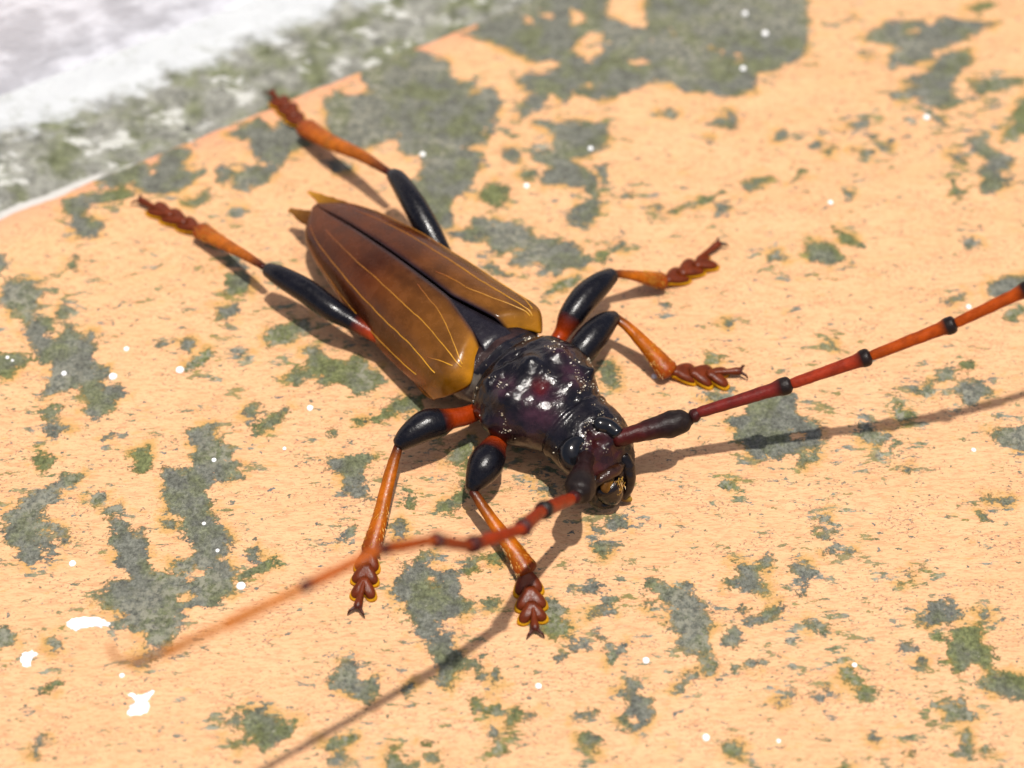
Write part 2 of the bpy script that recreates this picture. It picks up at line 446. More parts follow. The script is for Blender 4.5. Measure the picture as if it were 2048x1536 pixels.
reg(3.413, 900, 250, '''
570,-20 1080,-20 1080,100 1000,190 960,200 830,230 880,300 950,290 1010,400 1000,460 1030,520 1000,620 940,680 860,690 800,640 840,570 960,490 920,420 850,420 780,400 640,400 620,380 680,290 540,210 560,180 700,170 720,100 700,50
g 200,470 260,410 340,400 400,440 390,500 310,570 220,510
0,740 150,700 150,620 280,630 420,680 520,700 580,760 740,800 830,790 890,850 980,920 920,970 790,980 730,1030 670,1000 620,920 500,970 400,930 520,830 430,850 350,890 280,860 260,790 120,790 30,770
220,970 290,940 330,1010 410,1020 390,1040 310,1030
g 640,1160 750,1060 880,1040 840,1100 730,1130
-20,-20 320,-20 280,60 150,50 110,150 60,170 180,220 180,320 140,400 130,460 -20,520
980,280 1070,270 1060,340 1100,390 1050,420 1030,360
1080,850 1190,790 1170,850 1110,870
490,330 580,310 600,340 530,390
360,170 440,160 500,210 470,250 380,220
1730,90 1780,80 1780,115
1180,470 1240,460 1240,510 1190,500
g 1000,870 1070,870 1060,930 1010,930
1370,570 1440,560 1430,590
g 1500,580 1720,510 1850,455 1860,465 1730,530 1520,595
1980,420 2060,370 2060,450
''')
reg(2.926, 600, 0, '''
330,420 430,340 560,330 640,280 760,320 860,360 890,440 930,480 1020,460 1030,500 980,560 1120,510 1180,600 1150,660 1050,760 1100,790 1090,830 940,870 1080,890 1040,980 940,1080 880,1200 900,1330 760,1330 720,1180 640,1060 700,1040 740,950 640,900 570,880 580,800 400,860 250,870 160,760 150,600 200,530 330,560 410,530
960,200 1060,140 990,90 1100,40 1240,-40 1800,-40 1790,80 1880,140 1960,160 2070,170 2070,480 1900,540 1830,570 1700,580 1600,540 1540,600 1390,650 1290,690 1300,600 1370,540 1280,480 1300,430 1440,430 1530,360 1330,350 1180,270 1080,240
g 1060,1130 1130,1060 1210,1110 1200,1180 1130,1200
g 1180,890 1290,900 1300,940 1200,930
''')
reg(2.926, 600, 0, '1620,240 1700,190 1780,190 1770,290 1690,370 1600,300\n1300,90 1340,90 1380,150 1320,120\n1580,50 1680,90 1660,120 1590,160\n1910,340 2000,340 2040,370 1930,380\n1460,540 1540,580 1500,640 1430,600\n640,930 720,960 700,1040 650,1050\n980,150 1050,140 1040,170\n1400,80 1490,70 1480,110\n1640,500 1720,480 1740,520\n', hole=True)
reg(2.926, 0, 0, '''
550,1050 700,980 830,950 890,1010 960,870 1090,850 1110,930 1060,960 1130,1020 1190,990 1170,1030 1080,1100 960,1130 900,1130 830,1130 780,1070 650,1100
360,1180 480,1130 540,1180 500,1250 550,1300 480,1346 420,1330 390,1230
g 500,1150 700,1100 800,1130 700,1180 560,1180
1340,780 1510,690 1600,760 1660,680 1760,760 1880,800 1700,900 1650,970 1530,1090 1400,1110 1350,1060 1440,970 1570,970 1460,880 1420,820
1260,1010 1300,960 1390,1010 1300,1090
1350,1240 1390,1210 1450,1240 1380,1280
g 1060,1190 1220,1110 1230,1160 1160,1210
1880,940 2048,940 2048,1000 1950,1000
''')
reg(2.926, 0, 0, '1400,820 1450,815 1455,870 1405,870\n1240,780 1280,780 1270,810\n', hole=True)
reg(3.34, 540, 360, '''
g 110,1330 170,1250 250,1260 240,1130 310,1120 380,1200 440,1190 520,1220 560,1170 610,1200 640,1250 740,1270 770,1330 690,1410 570,1410 500,1360 320,1370 280,1350 350,1320 290,1310 180,1370
g 0,1000 130,940 200,960 190,1030 80,1080 0,1080
''')
reg(3.135, 660, 800, '''
0,370 130,335 210,340 250,375 210,450 200,520 260,620 170,600 100,570 60,450 -10,430
g 160,140 330,90 420,-20 590,-20 560,60 440,80 330,120 200,150
g 740,370 800,260 920,230 900,300 860,400 770,400
0,200 30,180 60,220 20,240
g 670,690 690,650 760,620 830,510 860,560 840,640 760,690
g 480,570 530,600 510,680 480,650
380,790 440,760 470,810 440,890 400,830
1310,560 1390,530 1420,560 1390,590
850,1010 900,990 940,1040 890,1080 850,1050
g 960,980 1100,950 1110,1000 1030,1040
1250,470 1310,440 1300,480
40,860 100,840 150,800 140,840 90,880
''')  # second outline, left of the middle femur, traces shadow and paints it as lichen

def build_floor():
    def axis(lo, hi, step, far):
        a = np.arange(lo, hi+step/2, step); s = step; out = []; x = hi
        while x < far: s = min(s*1.18, 12); x += s; out.append(x)
        s = step; neg = []; x = lo
        while x > -far: s = min(s*1.18, 12); x -= s; neg.append(x)
        return np.concatenate([neg[::-1], a, out])
    step = .0175
    la = axis(-2.9, 12.9, step, 160)
    ma = axis(-11.3, -.06, step, 160); ma = ma[ma <= -.06+1e-6]
    ma = np.concatenate([ma, [-.045, -.03, -.02, -.012, -.006, 0, 0, 0]])
    drop = np.zeros(len(ma)); drop[-8:] = [-.002, -.008, -.016, -.026, -.04, -.06, -.11, -.2]
    Lg, Mg = np.meshgrid(la, ma, indexing='ij')
    X, Y = LM(Lg, Mg)
    sd = np.full(X.shape, -1.); tone = np.full(X.shape, .3)
    def each(poly, hole):
        q = np.array([P(x, y)[:2] for x, y in poly])
        ql, qm = toLM(q[:, 0], q[:, 1])
        i0, i1 = np.searchsorted(la, [ql.min()-.3, ql.max()+.3]); j0, j1 = np.searchsorted(ma, [qm.min()-.3, qm.max()+.3])
        j1 = min(j1, len(ma))
        if i1 <= i0 or j1 <= j0: return None
        A = Lg[i0:i1, j0:j1]; B = Mg[i0:i1, j0:j1]
        d = np.full(A.shape, 1e9); ins = np.zeros(A.shape, bool)
        for k in range(len(ql)):
            ax, ay = ql[k-1], qm[k-1]; bx, by = ql[k], qm[k]
            ex, ey = bx-ax, by-ay; wx, wy = A-ax, B-ay
            tt = np.clip((wx*ex+wy*ey)/(ex*ex+ey*ey+1e-12), 0, 1)
            d = np.minimum(d, (wx-ex*tt)**2+(wy-ey*tt)**2)
            c = ((ay > B) != (by > B)) & (A < (bx-ax)*(B-ay)/((by-ay)+1e-12)+ax)
            ins ^= c
        return (slice(i0, i1), slice(j0, j1)), np.where(ins, 1, -1)*np.sqrt(d)
    for poly, tn in PATCH:
        r = each(poly, False)
        if r is None: continue
        s, d = r
        tone[s] = np.where(d > np.maximum(sd[s], -.1), tn, tone[s]); sd[s] = np.maximum(sd[s], d)
    for poly, tn in HOLE:
        r = each(poly, True)
        if r is None: continue
        s, d = r; sd[s] = np.minimum(sd[s], -d)
    # lichen goes on in the same way beyond the traced part
    far = (Lg < -2.6) | (Lg > 12.6) | (Mg < -11.1)
    if far.any():
        ii = np.argwhere(far)
        vals = np.array([noise.fractal(Vector((Lg[a, b]*.45, Mg[a, b]*.6, 3.)), 1., 2., 4) for a, b in ii])
        sd[far] = np.clip(vals-.45, -1, .4)
    edge = np.clip(1+Mg/.55, 0, 1)**1.4
    Zc = np.broadcast_to(drop, X.shape).copy()
    # the tile edge is a little worn
    wob = np.array([noise.fractal(Vector((l*2.2, 0, 9)), 1., 2., 5) for l in la])
    kk = np.clip(1+Mg/.10, 0, 1)
    X = X-MD[0]*(wob[:, None]*.03+.0)*kk; Y = Y-MD[1]*wob[:, None]*.03*kk
    V = np.stack([X, Y, Zc], -1).reshape(-1, 3)
    o = mesh_obj('floor', V, grid_faces(len(la), len(ma)), floor_material(), None, None, True,
                 {'sdf': np.clip(sd, -1, .4).ravel(), 'tone': tone.ravel(), 'edge': edge.ravel()})
    o['kind'] = 'structure'
    o['label'] = 'orange painted floor tile blotched with grey green lichen'
build_floor()

# ------------------------------------------------------------------ mortar strip and white kerb beyond the tile
def strip_material():
    m, t, b = new_mat('gritty_mortar'); g = N(t); p = g.pos()
    ma = g.attr('m').outputs['Fac']
    pr = g.mapping(p, -ANG, (1, 1.8, 1))
    f = g.math('ADD', ma, g.math('MULTIPLY', g.math('SUBTRACT', g.noise(pr, 1.7, 8, .7), .5), 1.5))
    white = g.ramp(f, .88, 1.2)
    lich = g.mix(g.ramp(g.noise(p, 2.2, 5), .4, .65), (.21, .21, .18), (.125, .135, .075))
    fine = g.ramp(g.noise(p, 5, 8, .75), .32, .68, .55, 1.4)
    vs = g.add('ShaderNodeVectorMath', operation='SCALE'); g.plug(vs.inputs[0], lich); g.plug(vs.inputs['Scale'], fine)
    grit = g.mix(g.ramp(g.noise(pr, 1.7, 8, .72), .53, .62, 0, .85), vs.outputs[0], (.50, .50, .46))
    grit = g.mix(g.ramp(g.noise(p, 6.5, 3), .68, .72), grit, (.05, .05, .045))
    wc = g.mix(g.ramp(g.noise(pr, 1.9, 7, .7), .52, .66, 0, .75), (.47, .485, .49), (.33, .34, .32))
    col = g.mix(white, grit, wc)
    low = g.math('MULTIPLY', g.ramp(g.attr('l').outputs['Fac'], 1.35, 1.15), g.ramp(g.math('ADD', ma, g.math('MULTIPLY', g.math('SUBTRACT', g.noise(pr, 1.1, 3), .5), .25)), .15, .11))
    col = g.mix(low, col, (.46, .45, .42))
    g.plug(b.inputs['Base Color'], col); b.inputs['Roughness'].default_value = .9
    b.inputs['Specular IOR Level'].default_value = .15
    g.plug(b.inputs['Normal'], g.bump(g.noise(p, 9, 8, .7), .7, .09))
    return m
def build_strip():
    la = np.concatenate([-np.geomspace(150, 3.2, 40), np.arange(-3, 13, .03), np.geomspace(13.2, 150, 40)])
    ma = np.arange(-.03, 1.75, .03)
    L, Mm = np.meshgrid(la, ma, indexing='ij'); X, Y = LM(L, Mm)
    Zz = np.interp(Mm, [-.03, .05, .4, .9, 1.3, 1.75], [-.085, -.06, -.03, .02, .12, .30])
    nz = np.zeros(L.shape)
    for i in range(40, len(la)-40):
        for j in range(len(ma)):
            v = Vector((L[i, j]*2.6, Mm[i, j]*4.2, 0)); nz[i, j] = noise.fractal(v, .9, 2.1, 4)
    amp = np.interp(Mm, [0, .15, .8, 1.3, 1.75], [.01, .05, .05, .03, .012])
    Zz = Zz+nz*amp
    o = mesh_obj('mortar_strip', np.stack([X, Y, Zz], -1).reshape(-1, 3), grid_faces(len(la), len(ma)), strip_material(), attrs={'m': Mm.ravel(), 'l': L.ravel()})
    tag(o, 'gritty grey mortar joint crusted with lichen beside the orange tile', kind='structure')
build_strip()
def kerb_material():
    m, t, b = new_mat('white_kerb_paint'); g = N(t); p = g.pos()
    st = g.mapping(p, -ANG, (.07, 1.2, 1.2))
    c = g.mix(g.ramp(g.noise(st, 2.6, 5, .6), .40, .62), (.69, .69, .725), (.47, .465, .49))
    c = g.mix(g.ramp(g.noise(st, 3.1, 6, .7), .62, .75, 0, .55), c, (.45, .40, .33))
    g.plug(b.inputs['Base Color'], c); b.inputs['Roughness'].default_value = .6
    g.plug(b.inputs['Normal'], g.bump(g.noise(st, 4, 4), .35, .08))
    return m
def build_kerb():
    la = np.concatenate([-np.geomspace(150, 5.2, 30), np.arange(-5, 12, .12), np.geomspace(12.2, 150, 30)])
    prof = [(1.5, -.1), (1.5, .05), (1.58, .22)]
    for k in range(1, 60): prof.append((1.58+k*.030, .22+k*.085))
    prof += [(3.5, 5.35), (3.9, 5.45), (40, 5.5)]
    prof = np.array(prof)
    V = np.zeros((len(la), len(prof), 3))
    for i, l in enumerate(la):
        for j, (mm, z) in enumerate(prof):
            d = noise.fractal(Vector((l*.16, mm*1.9, 4)), 1, 2.2, 4)*.05+(noise.noise(Vector((l*.1, mm*1.1, 8)))*.07) if 2 < j < 62 else 0
            x, y = LM(l, mm-.6*d+0.02*noise.noise(Vector((l*.5, 0, 0)))); V[i, j] = (x, y, z+.8*d)
    o = mesh_obj('kerb', V.reshape(-1, 3), grid_faces(len(la), len(prof)), kerb_material())
    tag(o, 'white painted steep kerb with long streaks beyond the mortar joint', 'kerb')
build_kerb()

# ------------------------------------------------------------------ paint flakes and droplets on the tile
def paint_mat():
    m, t, b = new_mat('white_paint'); g = N(t)
    g.plug(b.inputs['Base Color'], g.mix(g.ramp(g.noise(g.pos(), 14, 5), .55, .75, 0, .6), (.80, .80, .79), (.55, .53, .48)))
    b.inputs['Roughness'].default_value = .5
    g.plug(b.inputs['Normal'], g.bump(g.noise(g.pos(), 12, 5), .4, .03)); return m
M['paint'] = paint_mat()
def outline_slab(name, poly, th, mat, z0=.0):
    q = np.array([P(x, y)[:2] for x, y in poly]); q = resample(np.vstack([q, q[:1]]), 5)[:-1]
    q = q+rng.normal(0, .006, q.shape); n = len(q); c = q.mean(0); V = []; 
    for k, (s, z) in enumerate([(1, z0-.004), (1, z0+th*.6), (.93, z0+th), (.5, z0+th*1.15)]):
        for p in q:
            r = c+(p-c)*s; V.append((r[0], r[1], z+(noise.noise(Vector((r[0]*6, r[1]*6, k)))*.006 if k > 1 else 0)))
    V.append((*c, z0+th*1.1))
    F = [tuple(f) for f in grid_faces(4, n, True)]+[(4*n, 3*n+j, 3*n+(j+1) % n) for j in range(n)]
    return mesh_obj(name, V, F, mat)
fl = Z(2.621, 0, 950, pts('345,775 400,750 500,745 560,765 580,785 530,800 470,795 400,815 360,800'),
       pts('115,940 160,925 200,940 170,960 165,1000 130,1005 110,980'),
       pts('670,1150 700,1145 740,1155 805,1130 790,1170 760,1190 785,1195 770,1245 670,1258 690,1210 710,1190'))
for p, lb in zip(fl, ('long curved white paint flake beside the forked lichen patch',
                      'smallest white paint flake, lying between two green lichen spots',
                      'hourglass shaped white paint flake lying on the clean orange paint')):
    tag(outline_slab('paint_flake', p, .014, M['paint']), lb, 'paint flake', 'white paint flakes on the tile')
def droplet(px, py, r, lich=False):
    c = P(px, py); rr = r/205; V = []; n = 14
    for k, (s, z) in enumerate([(1, -.003), (1, rr*.12), (.8, rr*.42), (.45, rr*.6)]):
        for j in range(n):
            a = 2*math.pi*j/n; e = 1+.12*noise.noise(Vector((math.cos(a)*1.5+px, math.sin(a)*1.5, py)))
            V.append((c[0]+rr*s*e*math.cos(a), c[1]+rr*s*e*math.sin(a), z))
    V.append((c[0], c[1], rr*.64))
    F = [tuple(f) for f in grid_faces(4, n, True)]+[(4*n, 3*n+j, 3*n+(j+1) % n) for j in range(n)]
    o = mesh_obj('paint_droplet', V, F, M['paint'])
    if lich: tag(o, 'tiny round dried white paint droplet stuck on grey green lichen', 'paint droplet', 'white paint droplets on the lichen')
    else: tag(o, 'tiny round dried white paint droplet stuck on bare orange paint', 'paint droplet', 'white paint droplets on the orange paint')
for d in [(360, 740, 9), (226, 753, 9), (128, 747, 6), (15, 715, 4), (253, 698, 6), (482, 1172, 9), (145, 1127, 7), (244, 1351, 5), (620, 816, 7),
          (1709, 1330, 5), (1412, 1475, 7), (1077, 1372, 6), (1292, 1321, 7), (408, 1047, 4), (435, 1101, 4), (1661, 405, 6), (1853, 235, 8), (1530, 67, 8),
          (1486, 137, 7), (1490, 27, 7), (845, 309, 7), (1053, 372, 7), (1181, 297, 6), (1937, 614, 6), (1947, 900, 5), (1308, 753, 6), (25, 721, 3), (1557, 1482, 4),
          (569, 897, 4), (428, 920, 5)]: droplet(*d, lich=d[:2] in {(128, 747), (15, 715), (25, 721), (408, 1047), (435, 1101), (1530, 67), (1486, 137), (1490, 27), (845, 309), (1181, 297), (1308, 753), (428, 920), (1709, 1330)})

# ------------------------------------------------------------------ the beetle
BEETLE = empty('beetle'); BEETLE.location = (0, 0, 0)
tag(BEETLE, 'large longhorn beetle with brown veined wing cases, black thorax and amber legs', 'beetle')
B0 = np.array([-2.064, 1.954]); BU = np.array([.678, -.735]); BU /= np.linalg.norm(BU); BV = np.array([-BU[1], BU[0]])
def BP(s, v, z): return np.array([B0[0]+BU[0]*s+BV[0]*v, B0[1]+BU[1]*s+BV[1]*v, z])

# --- body: abdomen, thorax and head in one skin
SEC = np.array([  # s, z, half width, half height, section exponent
    (-.04, .45, .02, .02, 2), (.03, .45, .13, .08, 2), (.2, .47, .22, .12, 2), (.5, .48, .31, .19, 2), (1.5, .48, .47, .28, 2), (2.4, .49, .55, .32, 2.1), (2.8, .52, .56, .36, 2.2),
    (2.93, .53, .50, .34, 2.2), (3.0, .54, .47, .345, 2.2), (3.05, .55, .53, .385, 2.2), (3.12, .56, .585, .415, 2.2), (3.25, .57, .62, .42, 2.2), (3.42, .575, .645, .425, 2.2),
    (3.58, .58, .60, .405, 2.1), (3.74, .58, .50, .37, 2), (3.86, .575, .43, .335, 2), (3.91, .57, .405, .315, 2), (3.95, .57, .425, .325, 2), (3.99, .565, .405, .31, 2),
    (4.03, .56, .405, .315, 2), (4.14, .55, .41, .325, 2.1), (4.28, .52, .395, .335, 2.2), (4.40, .48, .345, .32, 2.3), (4.49, .45, .285, .27, 2.3), (4.55, .43, .21, .19, 2.2), (4.58, .42, .12, .10, 2), (4.59, .42, .02, .02, 2)])
def build_body():
    t = np.concatenate([[0], np.cumsum(np.hypot(np.diff(SEC[:, 0]), np.diff(SEC[:, 1])+.4*np.diff(SEC[:, 2])))])
    m = 330; tt = np.interp(np.linspace(0, 1, m), [0, .25, 1], [0, t[6], t[-1]])
    S = np.stack([np.interp(tt, t, SEC[:, k]) for k in range(5)], -1)
    for k in range(1, 4):   # soften the steps
        for _ in range(3): S[1:-1, k] = .25*S[:-2, k]+.5*S[1:-1, k]+.25*S[2:, k]
    n = 150; a = np.linspace(0, 2*np.pi, n, endpoint=False)
    V = np.zeros((m, n, 3))
    # slices lean back at the head so that the face points down and forward
    lean = np.interp(S[:, 0], [3.9, 4.5, 4.72], [0, .35, .5])
    for i in range(m):
        s, z, w_, h, e = S[i]
        c = np.cos(a); q = np.sin(a)
        vv = w_*np.sign(c)*np.abs(c)**(2/e); hh = h*np.sign(q)*np.abs(q)**(2/e)
        for j in range(n):
            V[i, j] = BP(s-hh[j]*math.sin(lean[i])*.9, vv[j], z+hh[j]*math.cos(lean[i]))
    def normals(V):
        du = np.gradient(V, axis=0); dv = np.roll(V, -1, 1)-np.roll(V, 1, 1)
        nn = np.cross(dv, du); nn /= np.linalg.norm(nn, axis=2)[..., None]+1e-12
        cen = V.mean(1, keepdims=True)
        if (nn*(V-cen)).sum() < 0: nn = -nn
        return nn
    base = V.copy(); nn = normals(base)
    q = base-CAM; z = q@FWD; px = 1024+FPX*(q@RGT)/z; py = 768-FPX*(q@UPV)/z
    facing = (nn*(-q)).sum(-1) > 0
    def at(x, y):
        d = np.hypot(px-x, py-y); d[~facing] = 1e9
        ok = d < max(10, d.min()+4)
        zz = np.where(ok, z, 1e9); i = np.unravel_index(np.argmin(zz+d*.004), zz.shape); return base[i]
    disp = np.zeros((m, n))
    for x, y, sg, am in [
        (1063, 729, .12, .085), (1085, 776, .085, -.05), (1012, 752, .06, -.03),
        (1003, 688, .12, .035), (1120, 700, .11, .055), (1008, 790, .12, .055), (1145, 768, .09, .045), (1184, 740, .06, .065), (965, 850, .09, .05),
        (1085, 822, .16, .03), (1060, 870, .12, .03), (1150, 800, .06, -.02), (975, 765, .08, .04),
        (995, 720, .045, -.03), (1015, 708, .045, -.035), (1037, 699, .045, -.03),
        (1185, 858, .06, -.04), (1200, 885, .055, -.045), (1232, 870, .09, .075), (1166, 915, .09, .075), (1215, 940, .08, .03)]:
        c = at(x, y); d = np.linalg.norm(base-c, axis=2); disp += 1.1*am*np.exp(-(d/sg)**2)
    sc = S[:, 0]
    ampl = np.interp(sc, [2.8, 3.05, 3.1, 3.9, 4.0, 4.25, 4.5], [.002, .006, .009, .009, .002, .009, .010])
    top = np.clip(nn[..., 2]*1.2+.3, 0, 1)
    nz = np.zeros((m, n))
    for i in range(m):
        if sc[i] < 2.85: continue
        for j in range(n):
            p = Vector(base[i, j]); nz[i, j] = noise.fractal(p*7, .8, 2.1, 4)+.6*(abs(noise.noise(p*13))-.25)
    V = base+nn*(disp+nz*ampl[:, None]*(.4+.6*top))[..., None]
    # colour: black with purple and dark red fields
    col = np.tile(np.array([.0045, .003, .004]), (m, n, 1))
    def paint(x, y, sg, c, am=1., cen=None):
        cc = at(x, y) if cen is None else cen
        f = am*np.exp(-(np.linalg.norm(base-cc, axis=2)/sg)**4)[..., None]
        nonlocal col; col = col*(1-f)+np.array(c)*f
    pur = (.024, .008, .013); red = (.035, .002, .002); mar = (.018, .003, .003)
    for x, y, sg, c, am in [(1010, 690, .12, (.006, .005, .0065), 1), (1010, 770, .12, pur, .9), (1120, 690, .14, pur, .9), (1150, 745, .14, pur, 1), (1080, 815, .2, pur, 1), (1000, 850, .16, (.014, .005, .007), .8),
                            (1082, 770, .10, red, 1), (1063, 729, .095, (.005, .0045, .006), 1), (1060, 880, .14, (.018, .007, .009), .8),
                            (1195, 880, .14, mar, 1), (1235, 900, .12, mar, 1), (1200, 930, .14, (.028, .006, .005), 1), (1232, 950, .1, (.02, .007, .004), .8), (1110, 790, .1, pur, .8)]:
        paint(x, y, sg, c, am)
    under = (sc[:, None] < 2.9)
    col = np.where(under[..., None], np.array([.020, .009, .007]), col)
    fz = np.exp(-((sc[:, None]-2.72)/.2)**2)*(np.abs(nn@np.array([BV[0], BV[1], 0])) > .6)*(nn@np.array([BV[0], BV[1], 0]) < 0)
    col = col*(1-fz[..., None]*.8)+np.array([.33, .28, .21])*fz[..., None]*.8
    F = [tuple(f) for f in grid_faces(m, n, True)]
    Vf = np.vstack([V.reshape(-1, 3), V[0].mean(0), V[-1].mean(0)]); Cf = np.vstack([col.reshape(-1, 3), col[0, 0], col[-1, 0]])
    F += [(m*n, (j+1) % n, j) for j in range(n)]+[(m*n+1, (m-1)*n+j, (m-1)*n+(j+1) % n) for j in range(n)]
    o = mesh_obj('body', Vf, F, M['armour'], BEETLE, Cf)
    o['label'] = 'knobbly purple black thorax and head with dusty abdomen'
    Nf = normals(V); qf = V-CAM; zf = qf@FWD; pxf = 1024+FPX*(qf@RGT)/zf; pyf = 768-FPX*(qf@UPV)/zf; fc = (Nf*(-qf)).sum(-1) > 0
    def surf(x, y, depth=0.):
        d = np.hypot(pxf-x, pyf-y); d[~fc] = 1e9; ok = d < max(8, d.min()+3)
        i = np.unravel_index(np.argmin(np.where(ok, zf+d*.004, 1e9)), zf.shape); return V[i]-Nf[i]*depth
    return V, Nf, sc, surf
BV3, BN3, BS, SURF = build_body()

# --- wing cases
def smooth_profile(xs, ys, sig=.09):
    X = np.linspace(-.6, 3.6, 1200); Y = np.interp(X, xs, ys); k = np.exp(-.5*(np.arange(-90, 91)*(X[1]-X[0])/sig)**2); k /= k.sum()
    Y = np.convolve(np.pad(Y, 90, mode='edge'), k, 'valid'); return lambda s: float(np.interp(s, X, Y))
PW = smooth_profile([-.14, -.1, 0, .15, .5, 1.1, 1.75, 2.2, 2.6, 2.8, 2.97], [.0, .05, .235, .355, .475, .595, .675, .705, .72, .70, .55], .05)
PT = smooth_profile([-.1, .1, .6, 1.2, 2., 2.6, 2.97], [.52, .60, .74, .86, .955, .975, .93], .15)
PE = smooth_profile([-.1, .5, 1.5, 2.2, 2.6, 2.97], [.44, .42, .34, .36, .45, .55], .12)
def ely(t, a, side, off=0.):
    def pt(t, a):
        aa = np.clip(a, 0, 1)
        sb = 2.78+.17*math.sin(math.pi*min(1, aa*1.05))-.42*(1-math.sqrt(max(0, 1-(max(0, aa-.42)/.58)**2)))
        sa = -.10+.12*aa**3
        s = sb+(sa-sb)*t
        w_ = PW(s)
        zt = PT(s); ze = PE(s)
        gap = .004+.013*min(1, max(0, (s+.05)/.35))+max(0, s-2.13)/.65*.155*(1 if s < 2.95 else 1)
        ph = aa*math.pi/2*1.12
        x = abs(math.sin(min(ph, math.pi/2)))**.86 if ph < math.pi/2 else 1-.10*(ph-math.pi/2)/.19
        zz = math.cos(ph)
        zz = abs(zz)**.80*(1 if zz > 0 else -1)
        v = gap+(w_-gap)*x
        z = ze+(zt-ze)*zz
        if t < .06: k = (1-t/.06)**2; z -= .13*k; v -= side*0+.03*k*x
        # humeral callus
        z += .035*math.exp(-((s-2.72)/.16)**2-((aa-.55)/.16)**2)
        return BP(s, side*v, z)
    p = pt(t, a)
    if off:
        e = 1e-3; t0 = min(max(t, e), 1-e); a0 = min(max(a, e), 1-e)
        d1 = pt(t0+e, a0)-pt(t0-e, a0); d2 = pt(t0, a0+e)-pt(t0, a0-e)
        n = np.cross(d1, d2); n /= np.linalg.norm(n)
        if n[2] < 0: n = -n
        p = p+n*off
    return p
def build_elytron(side, label):
    nt_, na = 130, 54
    tv = np.linspace(0, 1, nt_)**1.15; av = 1-(1-np.linspace(0, 1, na))**1.5
    V = np.array([[ely(t, a, side) for a in av] for t in tv])
    Vs = V.copy()
    for _ in range(2): Vs[1:-1] = .25*Vs[:-2]+.5*Vs[1:-1]+.25*Vs[2:]
    V = Vs
    T, A = np.meshgrid(tv, av, indexing='ij')
    def L(c): return np.array(c)
    f = np.clip(1-T/.55, 0, 1)[..., None]
    col = L((.066, .0155, .0022))*(1-f)+L((.150, .056, .0055))*f
    g = np.clip((A-.70)/.2, 0, 1)[..., None]**1.2; col = col*(1-g)+L((.22, .040, .002))*g  # orange rim: glow of light through the edge, put into the colour
    g = (np.clip(1-T/.07, 0, 1)**1.1)[..., None]; col = col*(1-g)+L((.40, .16, .006))*g
    g = (np.clip(1-A/.035, 0, 1)*np.clip(1.4-T, 0, 1))[..., None]; col = col*(1-g)+L((.015, .008, .012))*g
    g = (np.clip((T-.9)/.1, 0, 1)*.5)[..., None]; col = col*(1-g)+L((.12, .035, .006))*g
    # darker cloud on the flank
    g = (.85*np.exp(-((T-.55)/.25)**2-((A-.69)/.10)**2))[..., None]; col = col*(1-g)+L((.03, .008, .004))*g
    Fc = grid_faces(nt_, na)
    if side < 0: Fc = Fc[:, ::-1]
    o = mesh_obj('wing_case', V.reshape(-1, 3), Fc, M['elytra'], BEETLE, col.reshape(-1, 3))
    md = o.modifiers.new('thick', 'SOLIDIFY'); md.thickness = .03; md.offset = -1
    o['label'] = label
    for pth in ([(.035, .34), (.12, .30), (.3, .29), (.5, .28), (.7, .27), (.85, .24)],
                [(.09, .62), (.2, .56), (.35, .55), (.5, .545), (.7, .53), (.86, .50), (.93, .42)],
                [(.035, .30), (.1, .20), (.2, .13), (.3, .10), (.36, .07)],
                [(.13, .80), (.3, .80), (.5, .80), (.7, .80), (.88, .78)],
                [(.06, .40), (.12, .47), (.16, .52)]):
        q = resample(np.array(pth), 9)
        q[:, 1] += np.array([.008*noise.noise(Vector((x*26, y*5, side*3+pth[0][1]*9))) for x, y in q])
        pp = np.array([ely(t, a, side, .000) for t, a in q]); 
        k = np.linspace(0, 1, len(pp)); r = (.0074 if pth[0][1] < .7 else .006)*(1-.35*k)*np.array([1+.35*noise.noise(Vector((x*40, y*9, 2))) for x, y in q])
        c = np.array([.40, .19, .008])[None]*(1-k[:, None])+np.array([.16, .036, .003])[None]*k[:, None]
        tube('vein', np.hstack([pp, r[:, None]]), c, M['vein'], o, per=1, n=8)
    return o
build_elytron(-1, 'brown veined wing case with orange flank above the clear floor')
build_elytron(1, 'brown veined wing case beside the far legs')
# --- scutellum between the wing cases
def build_scutellum():
    V = []; C = []
    ns, nv = 24, 17
    for i in range(ns):
        k = i/(ns-1); s = 2.12+.80*k
        hw = .004+.20*k**1.05; zt = np.interp(s, [2.1, 2.6, 2.8, 2.92], [.915, .935, .925, .84])
        for j in range(nv):
            x = -1+2*j/(nv-1); V.append(BP(s, hw*x, zt-.035*x*x*k)); C.append((.010, .008, .011))
    tube_ = mesh_obj('scutellum', V, grid_faces(ns, nv)[:, ::-1], M['femur'], BEETLE, np.array(C))
    md = tube_.modifiers.new('thick', 'SOLIDIFY'); md.thickness = .12; md.offset = -1
build_scutellum()
# --- abdomen tip and wing ends showing past the wing cases
tube('wing_tip', [(*P(690, 418, .50), .10), (*P(655, 404, .50), .085), (*P(634, 392, .49), .05), (*P(617, 384, .47), .022)], [(.16, .06, .006), (.3, .13, .012), (.42, .2, .02), (.5, .26, .03)], M['pad'], BEETLE, flat=.22, rough=.012)
tube('wing_tip', [(*P(655, 455, .44), .13), (*P(622, 438, .40), .11), (*P(600, 428, .37), .075), (*P(580, 420, .35), .03)], [(.06, .02, .004), (.12, .04, .006), (.2, .08, .012), (.28, .12, .02)], M['pad'], BEETLE, flat=.25, rough=.02)

